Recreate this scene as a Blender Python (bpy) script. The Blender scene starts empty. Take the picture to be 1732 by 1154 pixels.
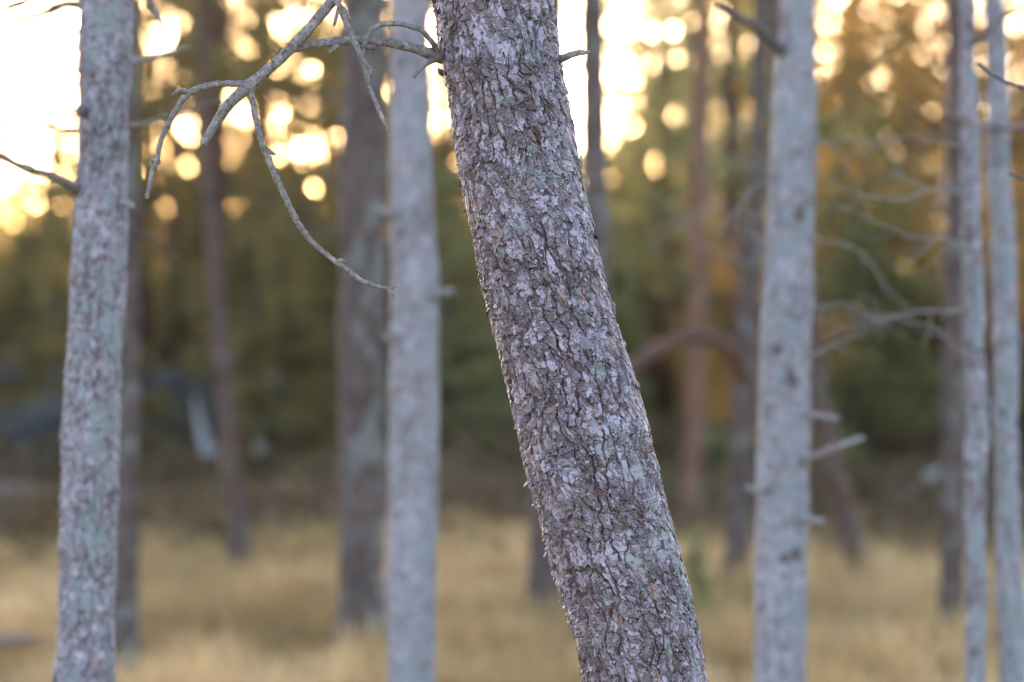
import bpy, math, random
import numpy as np
from mathutils import Vector, Matrix

R = math.radians
scene = bpy.context.scene
col = scene.collection

# ------------------------------------------------------------------ camera
CAM_H = 1.5
FPX = 85.0 / 36.0 * 1732.0          # focal length in photograph pixels
cd = bpy.data.cameras.new("camera")
cam = bpy.data.objects.new("camera", cd)
col.objects.link(cam)
cam.location = (0, 0, CAM_H)
cam.rotation_euler = (R(90), 0, 0)
cd.lens = 85.0
cd.sensor_width = 36.0
cd.clip_start = 0.1
cd.clip_end = 2000
cd.dof.use_dof = True
cd.dof.focus_distance = 4.40
cd.dof.aperture_fstop = 1.8
scene.camera = cam

# ------------------------------------------------------------------ sky, sun, exposure
SUN_EL, SUN_AZ = 7.5, -7.0           # degrees; azimuth from the view axis, positive to the right
w = bpy.data.worlds.new("World")
scene.world = w
w.use_nodes = True
nt = w.node_tree
bg = nt.nodes["Background"]
sky = nt.nodes.new("ShaderNodeTexSky")
sky.sky_type = 'NISHITA'
sky.sun_disc = False
sky.sun_elevation = R(SUN_EL)
sky.sun_rotation = R(SUN_AZ)         # sun_rotation 0 = +Y, growing clockwise seen from above
sky.air_density = 1.0
sky.dust_density = 2.0
sky.ozone_density = 1.3
nt.links.new(sky.outputs[0], bg.inputs[0])
bg.inputs[1].default_value = 0.15

sd = bpy.data.lights.new("sun", 'SUN')
sd.energy = 4.0
sd.angle = R(0.53)
sd.color = (1.0, 0.80, 0.58)
sun = bpy.data.objects.new("sun", sd)
col.objects.link(sun)
sv = Vector((math.sin(R(SUN_AZ)) * math.cos(R(SUN_EL)), math.cos(R(SUN_AZ)) * math.cos(R(SUN_EL)), math.sin(R(SUN_EL))))
sun.rotation_euler = sv.to_track_quat('Z', 'Y').to_euler()
sun.location = sv * 80

vs = scene.view_settings
scene.display_settings.display_device = 'sRGB'
vs.view_transform = 'Standard'
vs.look = 'None'
vs.exposure = 3.3
vs.gamma = 1.0
vs.use_curve_mapping = False
vs.use_white_balance = True         # the photograph's camera was balanced a little towards magenta
vs.white_balance_temperature = 6500
vs.white_balance_tint = 26
scene.render.engine = 'CYCLES'
cy = scene.cycles
cy.filter_width = 1.2
cy.use_denoising = True
try:
    cy.denoiser = 'OPENIMAGEDENOISE'
    cy.denoising_input_passes = 'RGB_ALBEDO_NORMAL'
except Exception:
    pass
cy.max_bounces = 6
cy.diffuse_bounces = 3
cy.transmission_bounces = 4
cy.transparent_max_bounces = 4
cy.caustics_reflective = False
cy.caustics_refractive = False

# ------------------------------------------------------------------ helpers
def px(x, y, d):
    """a point of the photograph at distance d along the view axis"""
    return np.array([(x - 866.0) / FPX * d, d, CAM_H - (y - 577.0) / FPX * d])

def h32(a, b, s):
    a = np.asarray(a).astype(np.int64); b = np.asarray(b).astype(np.int64)
    h = (a * 374761393 + b * 668265263 + s * 974634551) & 0xFFFFFFFF
    h = ((h ^ (h >> 13)) * 1274126177) & 0xFFFFFFFF
    h = ((h ^ (h >> 16)) * 2246822519) & 0xFFFFFFFF
    h = h ^ (h >> 15)
    return (h & 0xFFFFFF) / float(0x1000000)

def vnoise(u, v, per, seed):
    """value noise, periodic in u with integer period per (0 = not periodic), in -1..1"""
    iu = np.floor(u).astype(np.int64); iv = np.floor(v).astype(np.int64)
    fu = u - iu; fv = v - iv
    fu = fu * fu * fu * (fu * (fu * 6 - 15) + 10); fv = fv * fv * fv * (fv * (fv * 6 - 15) + 10)
    m = (lambda a: np.mod(a, per)) if per else (lambda a: a)
    a = h32(m(iu), iv, seed); b = h32(m(iu + 1), iv, seed)
    c = h32(m(iu), iv + 1, seed); d = h32(m(iu + 1), iv + 1, seed)
    return ((a * (1 - fu) + b * fu) * (1 - fv) + (c * (1 - fu) + d * fu) * fv) * 2 - 1

def fbm(u, v, per, seed, octs=4):
    t = np.zeros_like(u); a = 0.5
    for o in range(octs):
        t = t + a * vnoise(u, v, per, seed + o * 17)
        u = u * 2; v = v * 2; per = per * 2; a *= 0.5
    return t

def voronoi(u, v, per, seed, jit=0.9):
    """F1, F2, two random numbers of the cell, offset from the cell's centre; periodic in u"""
    iu = np.floor(u).astype(np.int64); iv = np.floor(v).astype(np.int64)
    f1 = np.full(u.shape, 9.0); f2 = np.full(u.shape, 9.0)
    r1 = np.zeros_like(u); r2 = np.zeros_like(u); du = np.zeros_like(u); dv = np.zeros_like(u)
    for a in (-1, 0, 1):
        for b in (-1, 0, 1):
            cu = iu + a; cv = iv + b; mu = np.mod(cu, per) if per else cu
            qu = cu + 0.5 + jit * (h32(mu, cv, seed) - 0.5); qv = cv + 0.5 + jit * (h32(mu, cv, seed + 1) - 0.5)
            ex = u - qu; ey = v - qv
            d = np.sqrt(ex * ex + ey * ey)
            near = d < f1
            f2 = np.where(near, f1, np.minimum(f2, d))
            f1 = np.where(near, d, f1)
            r1 = np.where(near, h32(mu, cv, seed + 2), r1); r2 = np.where(near, h32(mu, cv, seed + 3), r2)
            du = np.where(near, ex, du); dv = np.where(near, ey, dv)
    return f1, f2, r1, r2, du, dv

def scales(u, v, per, seed, wob, rmin=0.55, rmax=0.95, lift=0.5, curl=0.25, asp=1.0):
    """overlapping thin flakes, one to a cell: the height of the topmost flake (0..about 1.5), its two random numbers and the distance inside its rim"""
    iu = np.floor(u).astype(np.int64); iv = np.floor(v).astype(np.int64)
    best = np.full(u.shape, -0.6); r1 = np.zeros_like(u); r2 = np.zeros_like(u); rim = np.zeros_like(u)
    for a in (-1, 0, 1):
        for b in (-1, 0, 1):
            cu = iu + a; cv = iv + b; mu = np.mod(cu, per)
            ex = u - (cu + 0.5 + 0.8 * (h32(mu, cv, seed) - 0.5)); ey = v - (cv + 0.5 + 0.8 * (h32(mu, cv, seed + 1) - 0.5))
            p = h32(mu, cv, seed + 2); q = h32(mu, cv, seed + 3); o = h32(mu, cv, seed + 4) * 6.283
            # a crooked polygon: distance to three to five straight cuts
            d = np.zeros_like(u)
            for k in range(5):
                ang = o + k * 1.2566 + 0.7 * (h32(mu, cv, seed + 10 + k) - 0.5)
                d = np.maximum(d, (ex * np.cos(ang) + ey * np.sin(ang)) / (0.62 + 0.55 * h32(mu, cv, seed + 20 + k)))
            R_ = rmin + (rmax - rmin) * h32(mu, cv, seed + 5)
            t = d / R_ + wob
            hh = p - lift * ey / R_ * (0.3 + q) + 0.35 * (h32(mu, cv, seed + 6) - 0.5) * ex / R_ + curl * np.clip(t, 0, 1) ** 3 * (q - 0.3)
            hh = np.where(t < 1, hh, -9)
            top = hh > best
            best = np.where(top, hh, best); r1 = np.where(top, h32(mu, cv, seed + 8), r1); r2 = np.where(top, q, r2); rim = np.where(top, 1 - t, rim)
    return best, r1, r2, rim

def smooth(a, b, x):
    t = np.clip((x - a) / (b - a), 0, 1)
    return t * t * (3 - 2 * t)

def mesh_np(name, verts, faces, attrs=None, smooth_shade=True):
    """faces: list of int arrays of shape (n, k)"""
    me = bpy.data.meshes.new(name)
    verts = np.asarray(verts, np.float32)
    if not isinstance(faces, (list, tuple)):
        faces = [faces]
    faces = [np.asarray(f, np.int32) for f in faces if len(f)]
    loops = np.concatenate([f.ravel() for f in faces])
    counts = np.concatenate([np.full(len(f), f.shape[1], np.int32) for f in faces])
    starts = np.concatenate([[0], np.cumsum(counts)[:-1]]).astype(np.int32)
    me.vertices.add(len(verts)); me.vertices.foreach_set("co", verts.ravel())
    me.loops.add(len(loops)); me.loops.foreach_set("vertex_index", loops.astype(np.int32))
    me.polygons.add(len(counts)); me.polygons.foreach_set("loop_start", starts); me.polygons.foreach_set("loop_total", counts)
    me.polygons.foreach_set("use_smooth", np.full(len(counts), smooth_shade, bool))
    for k, a in (attrs or {}).items():
        at = me.attributes.new(k, 'FLOAT', 'POINT')
        at.data.foreach_set("value", np.asarray(a, np.float32).ravel())
    me.update(calc_edges=True)
    me.validate()
    return me

def obj(name, me, mat=None, parent=None, loc=None):
    o = bpy.data.objects.new(name, me)
    col.objects.link(o)
    if mat is not None and not me.materials:
        me.materials.append(mat)
    if parent is not None:
        o.parent = parent
    if loc is not None:
        o.location = loc
    return o

def empty(name, loc):
    o = bpy.data.objects.new(name, None)
    col.objects.link(o)
    o.empty_display_size = 0.2
    o.location = loc
    return o

def tag(o, label=None, cat=None, group=None, kind=None):
    if label: o["label"] = label
    if cat: o["category"] = cat
    if group: o["group"] = group
    if kind: o["kind"] = kind
    return o

def grid_faces(nr, ns):
    """quads of a tube of nr rings of ns vertices"""
    i = np.arange(nr - 1)[:, None]; j = np.arange(ns)[None, :]
    a = i * ns + j; b = i * ns + (j + 1) % ns
    return np.stack([a, b, b + ns, a + ns], -1).reshape(-1, 4)

def catmull(P, n):
    """P (k, m) control points -> n samples, evenly spread along the chord length"""
    P = np.asarray(P, float)
    if len(P) == 2:
        t = np.linspace(0, 1, n)[:, None]
        return P[0] * (1 - t) + P[1] * t
    Q = np.vstack([2 * P[0] - P[1], P, 2 * P[-1] - P[-2]])
    seg = np.linalg.norm(np.diff(P[:, :3], axis=0), axis=1)
    s = np.concatenate([[0], np.cumsum(seg)]); t = np.linspace(0, s[-1], n)
    k = np.clip(np.searchsorted(s, t, 'right') - 1, 0, len(P) - 2)
    f = ((t - s[k]) / np.maximum(seg[k], 1e-9))[:, None]
    p0, p1, p2, p3 = Q[k], Q[k + 1], Q[k + 2], Q[k + 3]
    return 0.5 * (2 * p1 + (p2 - p0) * f + (2 * p0 - 5 * p1 + 4 * p2 - p3) * f * f + (3 * p1 - p0 - 3 * p2 + p3) * f ** 3)

def tube_np(pts, rad, ns=10, rough=0.0, seed=0, scale=90.0, close=True):
    """a tube along pts with radii rad, its skin roughened by rough (a share of the radius)"""
    pts = np.asarray(pts, float); n = len(pts); rad = np.asarray(rad, float)
    T = np.gradient(pts, axis=0); T /= np.linalg.norm(T, axis=1)[:, None] + 1e-12
    ref = np.array([0.0, 1.0, 0.0]) if abs(T[:, 1]).mean() < 0.8 else np.array([1.0, 0.0, 0.0])
    A = np.cross(T, ref); A /= np.linalg.norm(A, axis=1)[:, None] + 1e-12
    B = np.cross(T, A)
    th = np.linspace(0, 2 * math.pi, ns, endpoint=False)
    s = np.concatenate([[0], np.cumsum(np.linalg.norm(np.diff(pts, axis=0), axis=1))])
    r = np.repeat(rad[:, None], ns, 1)
    if rough:
        U = np.repeat(th[None, :] / (2 * math.pi) * 5, n, 0); V = np.repeat(s[:, None] * scale, ns, 1)
        r = r * (1 + rough * (fbm(U, V, 5, seed, 3) * 1.6 + 0.5 * vnoise(U * 0 + 0.5, V * 0.25, 0, seed + 5)))
    V = pts[:, None, :] + r[..., None] * (np.cos(th)[None, :, None] * A[:, None, :] + np.sin(th)[None, :, None] * B[:, None, :])
    V = V.reshape(-1, 3); F = [grid_faces(n, ns)]
    if close:
        V = np.vstack([V, pts[:1], pts[-1:]]); j = np.arange(ns); c = n * ns
        F.append(np.stack([(j + 1) % ns, j, np.full(ns, c)], -1))
        F.append(np.stack([(n - 1) * ns + j, (n - 1) * ns + (j + 1) % ns, np.full(ns, c + 1)], -1))
    return V, F

def join_np(parts):
    """[(V, [F..])] -> one vertex array and faces by size"""
    Vs, out, n = [], {}, 0
    for V, Fs in parts:
        for F in Fs:
            out.setdefault(F.shape[1], []).append(F + n)
        Vs.append(V); n += len(V)
    return np.vstack(Vs), [np.vstack(f) for f in out.values()]

def cards_np(C, size, rng, aspect=0.5, up=0.0, fold=0.15):
    """folded leaf blades (four vertices, two triangles) at the points C"""
    n = len(C)
    a = rng.normal(size=(n, 3)); a[:, 2] += up; a /= np.linalg.norm(a, axis=1)[:, None]
    b = rng.normal(size=(n, 3)); b -= (a * b).sum(1)[:, None] * a; b /= np.linalg.norm(b, axis=1)[:, None]
    c = np.cross(a, b)
    L = (np.asarray(size) * rng.uniform(0.6, 1.35, n))[:, None]; W = L * aspect
    V = np.stack([C - a * L * 0.5, C + b * W * 0.5 + c * fold * L, C + a * L * 0.5, C - b * W * 0.5 + c * fold * L], 1).reshape(-1, 3)
    k = np.arange(n)[:, None] * 4
    F = np.vstack([k + np.array([[0, 1, 2]]), k + np.array([[0, 2, 3]])])
    return V, F

# ------------------------------------------------------------------ materials
def new_mat(name):
    m = bpy.data.materials.new(name)
    m.use_nodes = True
    t = m.node_tree
    t.nodes.clear()
    out = t.nodes.new("ShaderNodeOutputMaterial")
    return m, t, out

def N(t, typ, **kw):
    n = t.nodes.new(typ)
    for k, v in kw.items():
        setattr(n, k, v)
    return n

def noise(t, scale, detail=4, rough=0.55, vec=None):
    n = N(t, "ShaderNodeTexNoise")
    n.inputs["Scale"].default_value = scale; n.inputs["Detail"].default_value = detail; n.inputs["Roughness"].default_value = rough
    if vec is not None: t.links.new(vec, n.inputs["Vector"])
    return n.outputs["Fac"]

def ramp(t, fac, stops):
    n = N(t, "ShaderNodeValToRGB")
    e = n.color_ramp.elements
    while len(e) > 1: e.remove(e[-1])
    for i, (p, c) in enumerate(stops):
        x = e[0] if i == 0 else e.new(p)
        x.position = p; x.color = (*c, 1) if len(c) == 3 else c
    t.links.new(fac, n.inputs[0])
    return n.outputs[0]

def mixc(t, fac, a, b):
    n = N(t, "ShaderNodeMix", data_type='RGBA')
    for sock, v in ((n.inputs[0], fac), (n.inputs[6], a), (n.inputs[7], b)):
        if isinstance(v, (int, float)): sock.default_value = v
        elif isinstance(v, tuple): sock.default_value = (*v, 1)
        else: t.links.new(v, sock)
    return n.outputs[2]

def math_(t, op, a, b):
    n = N(t, "ShaderNodeMath", operation=op)
    for s, v in zip(n.inputs, (a, b)):
        if isinstance(v, (int, float)): s.default_value = v
        else: t.links.new(v, s)
    return n.outputs[0]

def attr(t, name):
    return N(t, "ShaderNodeAttribute", attribute_name=name).outputs["Fac"]

def gcoord(t, sx=1, sy=1, sz=1):
    tc = N(t, "ShaderNodeTexCoord"); m = N(t, "ShaderNodeMapping")
    m.inputs["Scale"].default_value = (sx, sy, sz)
    t.links.new(tc.outputs["Object"], m.inputs[0])
    return m.outputs[0]

def finish(t, out, colour, rough=0.8, bump=None, strength=0.4, dist=0.002, spec=0.3):
    b = N(t, "ShaderNodeBsdfPrincipled")
    b.inputs["Roughness"].default_value = rough
    b.inputs["Specular IOR Level"].default_value = spec
    if isinstance(colour, tuple): b.inputs["Base Color"].default_value = (*colour, 1)
    else: t.links.new(colour, b.inputs["Base Color"])
    if bump is not None:
        n = N(t, "ShaderNodeBump"); n.inputs["Strength"].default_value = strength; n.inputs["Distance"].default_value = dist
        t.links.new(bump, n.inputs["Height"]); t.links.new(n.outputs[0], b.inputs["Normal"])
    t.links.new(b.outputs[0], out.inputs[0])

def bark_mat(name, plate_stops, inner, lichen_col, bump=True, fine=900.0, spec=0.25, rough=0.7, fleck=0.25):
    """bark coloured by flake: attributes flake and chip are the flakes' random numbers, inner the freshly bared bark, lichen the cover"""
    m, t, out = new_mat(name)
    f = attr(t, "flake"); c = attr(t, "chip"); inn = attr(t, "inner"); li = attr(t, "lichen")
    g = gcoord(t)
    n1 = noise(t, 160, 5, 0.65, g)
    mixv = math_(t, 'ADD', math_(t, 'MULTIPLY', f, 0.36), math_(t, 'ADD', math_(t, 'MULTIPLY', c, 0.30), math_(t, 'MULTIPLY', n1, 0.34)))
    base = ramp(t, mixv, plate_stops)
    stain = ramp(t, noise(t, 7.0, 5, 0.6, g), [(0.34, (0.66, 0.63, 0.62)), (0.50, (1.0, 1.0, 1.0)), (0.66, (1.16, 1.17, 1.20))])
    mul = N(t, "ShaderNodeMix", data_type='RGBA', blend_type='MULTIPLY'); mul.inputs[0].default_value = 1.0
    t.links.new(base, mul.inputs[6]); t.links.new(stain, mul.inputs[7])
    base = mixc(t, inn, mul.outputs[2], inner)
    n2 = noise(t, 420, 4, 0.7, g)
    speck = ramp(t, n2, [(0.54, (0, 0, 0)), (0.62, (1, 1, 1))])
    lic = mixc(t, noise(t, 300, 3, 0.6, g), lichen_col, tuple(min(1, x * 0.62) for x in lichen_col))
    base = mixc(t, math_(t, 'MULTIPLY', speck, fleck), base, (0.42, 0.38, 0.41))
    base = mixc(t, li, base, lic)
    n3 = noise(t, fine, 4, 0.7, g)
    finish(t, out, base, rough, n3 if bump else None, 0.8, 0.0015, spec)
    return m

M_bark = bark_mat("flaky_bark",
                  [(0.33, (0.036, 0.020, 0.021)), (0.42, (0.070, 0.043, 0.047)), (0.50, (0.106, 0.074, 0.086)), (0.58, (0.155, 0.121, 0.146)), (0.69, (0.285, 0.241, 0.294))],
                  (0.25, 0.140, 0.115), (0.25, 0.260, 0.262), True, 700.0, 0.7, 0.42, 0.38)
M_greybark = bark_mat("grey_lichened_bark",
                      [(0.27, (0.106, 0.087, 0.094)), (0.42, (0.174, 0.157, 0.174)), (0.56, (0.230, 0.213, 0.237)), (0.72, (0.336, 0.316, 0.353))],
                      (0.24, 0.165, 0.155), (0.250, 0.272, 0.282), True, 300)
M_palebark = bark_mat("pale_grey_bark",
                      [(0.25, (0.162, 0.143, 0.153)), (0.42, (0.211, 0.196, 0.212)), (0.56, (0.248, 0.238, 0.259)), (0.72, (0.313, 0.302, 0.332))],
                      (0.21, 0.155, 0.155), (0.265, 0.285, 0.300), True, 200)
M_brownbark = bark_mat("brown_grey_bark",
                       [(0.25, (0.043, 0.029, 0.023)), (0.42, (0.065, 0.045, 0.038)), (0.56, (0.084, 0.061, 0.052)), (0.72, (0.112, 0.086, 0.075))],
                       (0.14, 0.08, 0.06), (0.17, 0.175, 0.165), True, 150)
M_redbark = bark_mat("reddish_pine_bark",
                     [(0.25, (0.081, 0.037, 0.020)), (0.42, (0.135, 0.059, 0.032)), (0.56, (0.179, 0.082, 0.046)), (0.72, (0.226, 0.119, 0.074))],
                     (0.22, 0.09, 0.045), (0.16, 0.14, 0.12), True, 150)

M_dimred = bark_mat("dim_reddish_bark", [(0.25, (0.040, 0.024, 0.017)), (0.42, (0.068, 0.040, 0.028)), (0.56, (0.092, 0.055, 0.040)), (0.72, (0.13, 0.082, 0.064))], (0.12, 0.055, 0.03), (0.11, 0.10, 0.085), True, 150)

def twig_mat(name, a, b, lich):
    m, t, out = new_mat(name)
    g = gcoord(t)
    c = ramp(t, noise(t, 130, 6, 0.7, g), [(0.32, a), (0.50, b), (0.68, tuple(x * 1.4 for x in b))])
    sp = ramp(t, noise(t, 60, 5, 0.75, g), [(0.50, (0, 0, 0)), (0.66, (1, 1, 1))])
    c = mixc(t, math_(t, 'MULTIPLY', sp, 0.75), c, lich)
    finish(t, out, c, 0.8, noise(t, 520, 4, 0.7, g), 0.6, 0.0012, 0.25)
    return m
M_twig = twig_mat("dead_twig_bark", (0.050, 0.040, 0.037), (0.150, 0.132, 0.125), (0.31, 0.295, 0.255))
M_twigpale = twig_mat("bleached_dead_wood", (0.11, 0.092, 0.088), (0.215, 0.195, 0.19), (0.28, 0.275, 0.27))
M_twigdark = twig_mat("dark_dead_wood", (0.04, 0.032, 0.03), (0.10, 0.085, 0.08), (0.16, 0.16, 0.15))
M_log = twig_mat("fallen_wood_bark", (0.12, 0.08, 0.065), (0.24, 0.17, 0.145), (0.33, 0.28, 0.25))
M_logpale = twig_mat("grey_fallen_wood", (0.20, 0.18, 0.165), (0.33, 0.30, 0.28), (0.40, 0.39, 0.36))
M_gapstem = twig_mat("bright_gap_tone", (0.20, 0.20, 0.21), (0.33, 0.335, 0.35), (0.30, 0.31, 0.32))  # pale colour that paints the brightness of gaps in the wood

def simple_mat(name, a, b, scale=120):
    m, t, out = new_mat(name)
    finish(t, out, ramp(t, noise(t, scale, 4, 0.65, gcoord(t)), [(0.35, a), (0.65, b)]), 0.85, None)
    return m
M_lichen = simple_mat("leafy_lichen", (0.20, 0.225, 0.215), (0.38, 0.405, 0.395), 260)
M_lichyel = simple_mat("yellow_lichen", (0.22, 0.20, 0.07), (0.36, 0.33, 0.14), 260)

def leaf_mat(name, stops, trans, trans_share=0.45):
    m, t, out = new_mat(name)
    oi = N(t, "ShaderNodeObjectInfo")
    v = math_(t, 'ADD', math_(t, 'MULTIPLY', attr(t, "tint"), 0.7), math_(t, 'MULTIPLY', oi.outputs["Random"], 0.3))
    c = ramp(t, v, stops)
    d = N(t, "ShaderNodeBsdfPrincipled"); d.inputs["Roughness"].default_value = 0.6
    d.inputs["Specular IOR Level"].default_value = 0.25
    t.links.new(c, d.inputs["Base Color"])
    tr = N(t, "ShaderNodeBsdfTranslucent")
    t.links.new(mixc(t, 0.6, c, trans), tr.inputs[0])
    mx = N(t, "ShaderNodeMixShader"); mx.inputs[0].default_value = trans_share
    t.links.new(d.outputs[0], mx.inputs[1]); t.links.new(tr.outputs[0], mx.inputs[2])
    t.links.new(mx.outputs[0], out.inputs[0])
    return m
M_needle = leaf_mat("olive_needles", [(0.0, (0.075, 0.064, 0.023)), (0.5, (0.125, 0.110, 0.042)), (1.0, (0.19, 0.165, 0.070))], (0.39, 0.30, 0.085))
M_green = leaf_mat("green_needles", [(0.0, (0.095, 0.100, 0.040)), (0.5, (0.180, 0.182, 0.082)), (1.0, (0.27, 0.270, 0.135))], (0.43, 0.43, 0.15))
M_amber = leaf_mat("amber_leaves", [(0.0, (0.12, 0.085, 0.026)), (0.5, (0.24, 0.145, 0.040)), (1.0, (0.36, 0.22, 0.07))], (0.66, 0.34, 0.07), 0.5)
M_blue = leaf_mat("blue_green_needles", [(0.0, (0.06, 0.065, 0.06)), (0.5, (0.11, 0.125, 0.125)), (1.0, (0.18, 0.205, 0.21))], (0.10, 0.14, 0.14), 0.3)
M_bracken = leaf_mat("dead_bracken_fronds", [(0.0, (0.055, 0.040, 0.020)), (0.5, (0.12, 0.085, 0.045)), (1.0, (0.22, 0.155, 0.085))], (0.22, 0.13, 0.05), 0.3)
M_grass = leaf_mat("dry_straw_grass", [(0.0, (0.190, 0.145, 0.051)), (0.35, (0.450, 0.310, 0.135)), (0.7, (0.700, 0.485, 0.234)), (1.0, (0.840, 0.640, 0.361))], (0.60, 0.40, 0.20), 0.3)

# ------------------------------------------------------------------ the ground
def ground_z(x, y):
    x = np.asarray(x, float); y = np.asarray(y, float)
    return 0.09 * vnoise(x * 0.22 + 3.3, y * 0.22, 0, 71) + 0.04 * vnoise(x * 0.8, y * 0.8, 0, 72) - 0.02 + 0.35 * smooth(17, 24, y) + 5.5 * smooth(64, 120, y)

gx = np.concatenate([np.linspace(-700, -25, 14)[:-1], np.linspace(-25, 25, 126), np.linspace(25, 700, 14)[1:]])
gy = np.concatenate([np.linspace(-700, -5, 14)[:-1], np.linspace(-5, 50, 138), np.linspace(50, 1400, 24)[1:]])
GX, GY = np.meshgrid(gx, gy)
V = np.stack([GX, GY, ground_z(GX, GY)], -1).reshape(-1, 3)
i, j = np.meshgrid(np.arange(len(gy) - 1), np.arange(len(gx) - 1), indexing='ij')
a = (i * len(gx) + j).ravel()
F = np.stack([a, a + 1, a + 1 + len(gx), a + len(gx)], -1)
m, t, out = new_mat("forest_floor")
g = gcoord(t)
c = ramp(t, noise(t, 1.3, 6, 0.65, g), [(0.32, (0.15, 0.105, 0.055)), (0.48, (0.33, 0.225, 0.11)), (0.62, (0.45, 0.32, 0.17))])
c = mixc(t, math_(t, 'MULTIPLY', ramp(t, noise(t, 0.7, 3, 0.5, g), [(0.52, (0, 0, 0)), (0.66, (1, 1, 1))]), 0.5), c, (0.11, 0.10, 0.04))
finish(t, out, c, 0.95, noise(t, 30, 5, 0.7, g), 0.8, 0.03, 0.1)
tag(obj("ground", mesh_np("ground", V, F), m), kind="structure")

# ------------------------------------------------------------------ trunks
def bark_field(theta, s, radius, seed, amp=1.0, cell=1.0):
    """height of the bark (metres) and the attributes of its flakes over angle theta and height s"""
    circ = 2 * math.pi * radius
    U = theta / (2 * math.pi)
    def per(wid): return max(3, int(round(circ / (wid * cell))))
    # warp
    pn = per(0.05)
    wu = fbm(U * pn, s / (0.05 * cell), pn, seed + 100, 4); wv = fbm(U * pn, s / (0.05 * cell), pn, seed + 140, 4)
    pw = per(0.012)
    wu2 = fbm(U * pw, s / (0.012 * cell), pw, seed + 180, 3); wv2 = fbm(U * pw, s / (0.012 * cell), pw, seed + 220, 3)
    du_m = (0.020 * wu + 0.003 * wu2) * cell; dv_m = (0.030 * wv + 0.004 * wv2) * cell
    um = U * circ + du_m; vm = s + dv_m
    # plates with long fissures between them
    p0 = per(0.028); k0 = p0 / circ
    f1, f2, a1, a2, ex, ey = voronoi(um * k0, vm / (0.150 * cell), p0, seed, 0.95)
    region = smooth(-0.35, 0.25, fbm(U * per(0.09), s / (0.16 * cell), per(0.09), seed + 260, 3))
    region = np.clip(region + 0.55 * smooth(0.35, 0.85, np.abs(np.cos(theta))), 0, 1)
    fis = 1 - smooth(0.01, 0.13, f2 - f1)
    h = 0.0030 * (a1 - 0.5) + 0.0022 * ex * (a2 - 0.3) - (0.0010 + 0.0070 * region) * fis
    # overlapping scales, flat plates of broken outline standing at different heights; in places large and smooth, in places small and shaggy
    shag = smooth(-0.25, 0.25, fbm(U * per(0.06), s / (0.08 * cell), per(0.06), seed + 400, 3))
    pj = per(0.0045); wj = fbm(U * pj, s / (0.0045 * cell), pj, seed + 430, 3); wk = fbm(U * pj, s / (0.0045 * cell), pj, seed + 460, 3)
    um = U * circ + (0.010 * wu + 0.0016 * wu2) * cell; vm = s + (0.014 * wv + 0.002 * wv2) * cell
    p1 = per(0.0150)
    H1, b1, b2, e1 = scales(um * (p1 / circ), vm / (0.0190 * cell), p1, seed + 7, 0.22 * wj, 0.55, 1.0, 0.5)
    h += 0.0030 * (H1 - 0.5)
    p2 = per(0.0066)
    H2, d1, d2, e2 = scales(um * (p2 / circ), vm / (0.0080 * cell), p2, seed + 53, 0.28 * wk, 0.5, 1.0, 0.55)
    h += (0.35 + 0.65 * shag) * 0.0024 * (H2 - 0.5)
    p4 = per(0.0036)
    H4, m1, m2, e4 = scales(um * (p4 / circ), vm / (0.0043 * cell), p4, seed + 97, 0.3 * wj, 0.5, 1.0, 0.5)
    h += (0.25 + 0.75 * shag) * 0.0008 * (H4 - 0.5)
    p3 = per(0.0025)
    h += 0.0003 * fbm(U * p3, s / (0.0025 * cell), p3, seed + 300, 3)
    h += 0.005 * fbm(U * per(0.09), s / (0.13 * cell), per(0.09), seed + 330, 2)
    inner = np.clip(0.8 * smooth(0.94, 0.96, b2) * smooth(0.3, 0.1, b1) + 0.35 * fis * region + 0.5 * smooth(0.95, 0.97, d2) * (d1 < 0.4) + 0.35 * smooth(0.45, 0.75, wu), 0, 1)
    ln = fbm(U * per(0.032), s / (0.045 * cell), per(0.032), seed + 360, 5)
    return h * amp * cell, b1, d1, inner, ln

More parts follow.
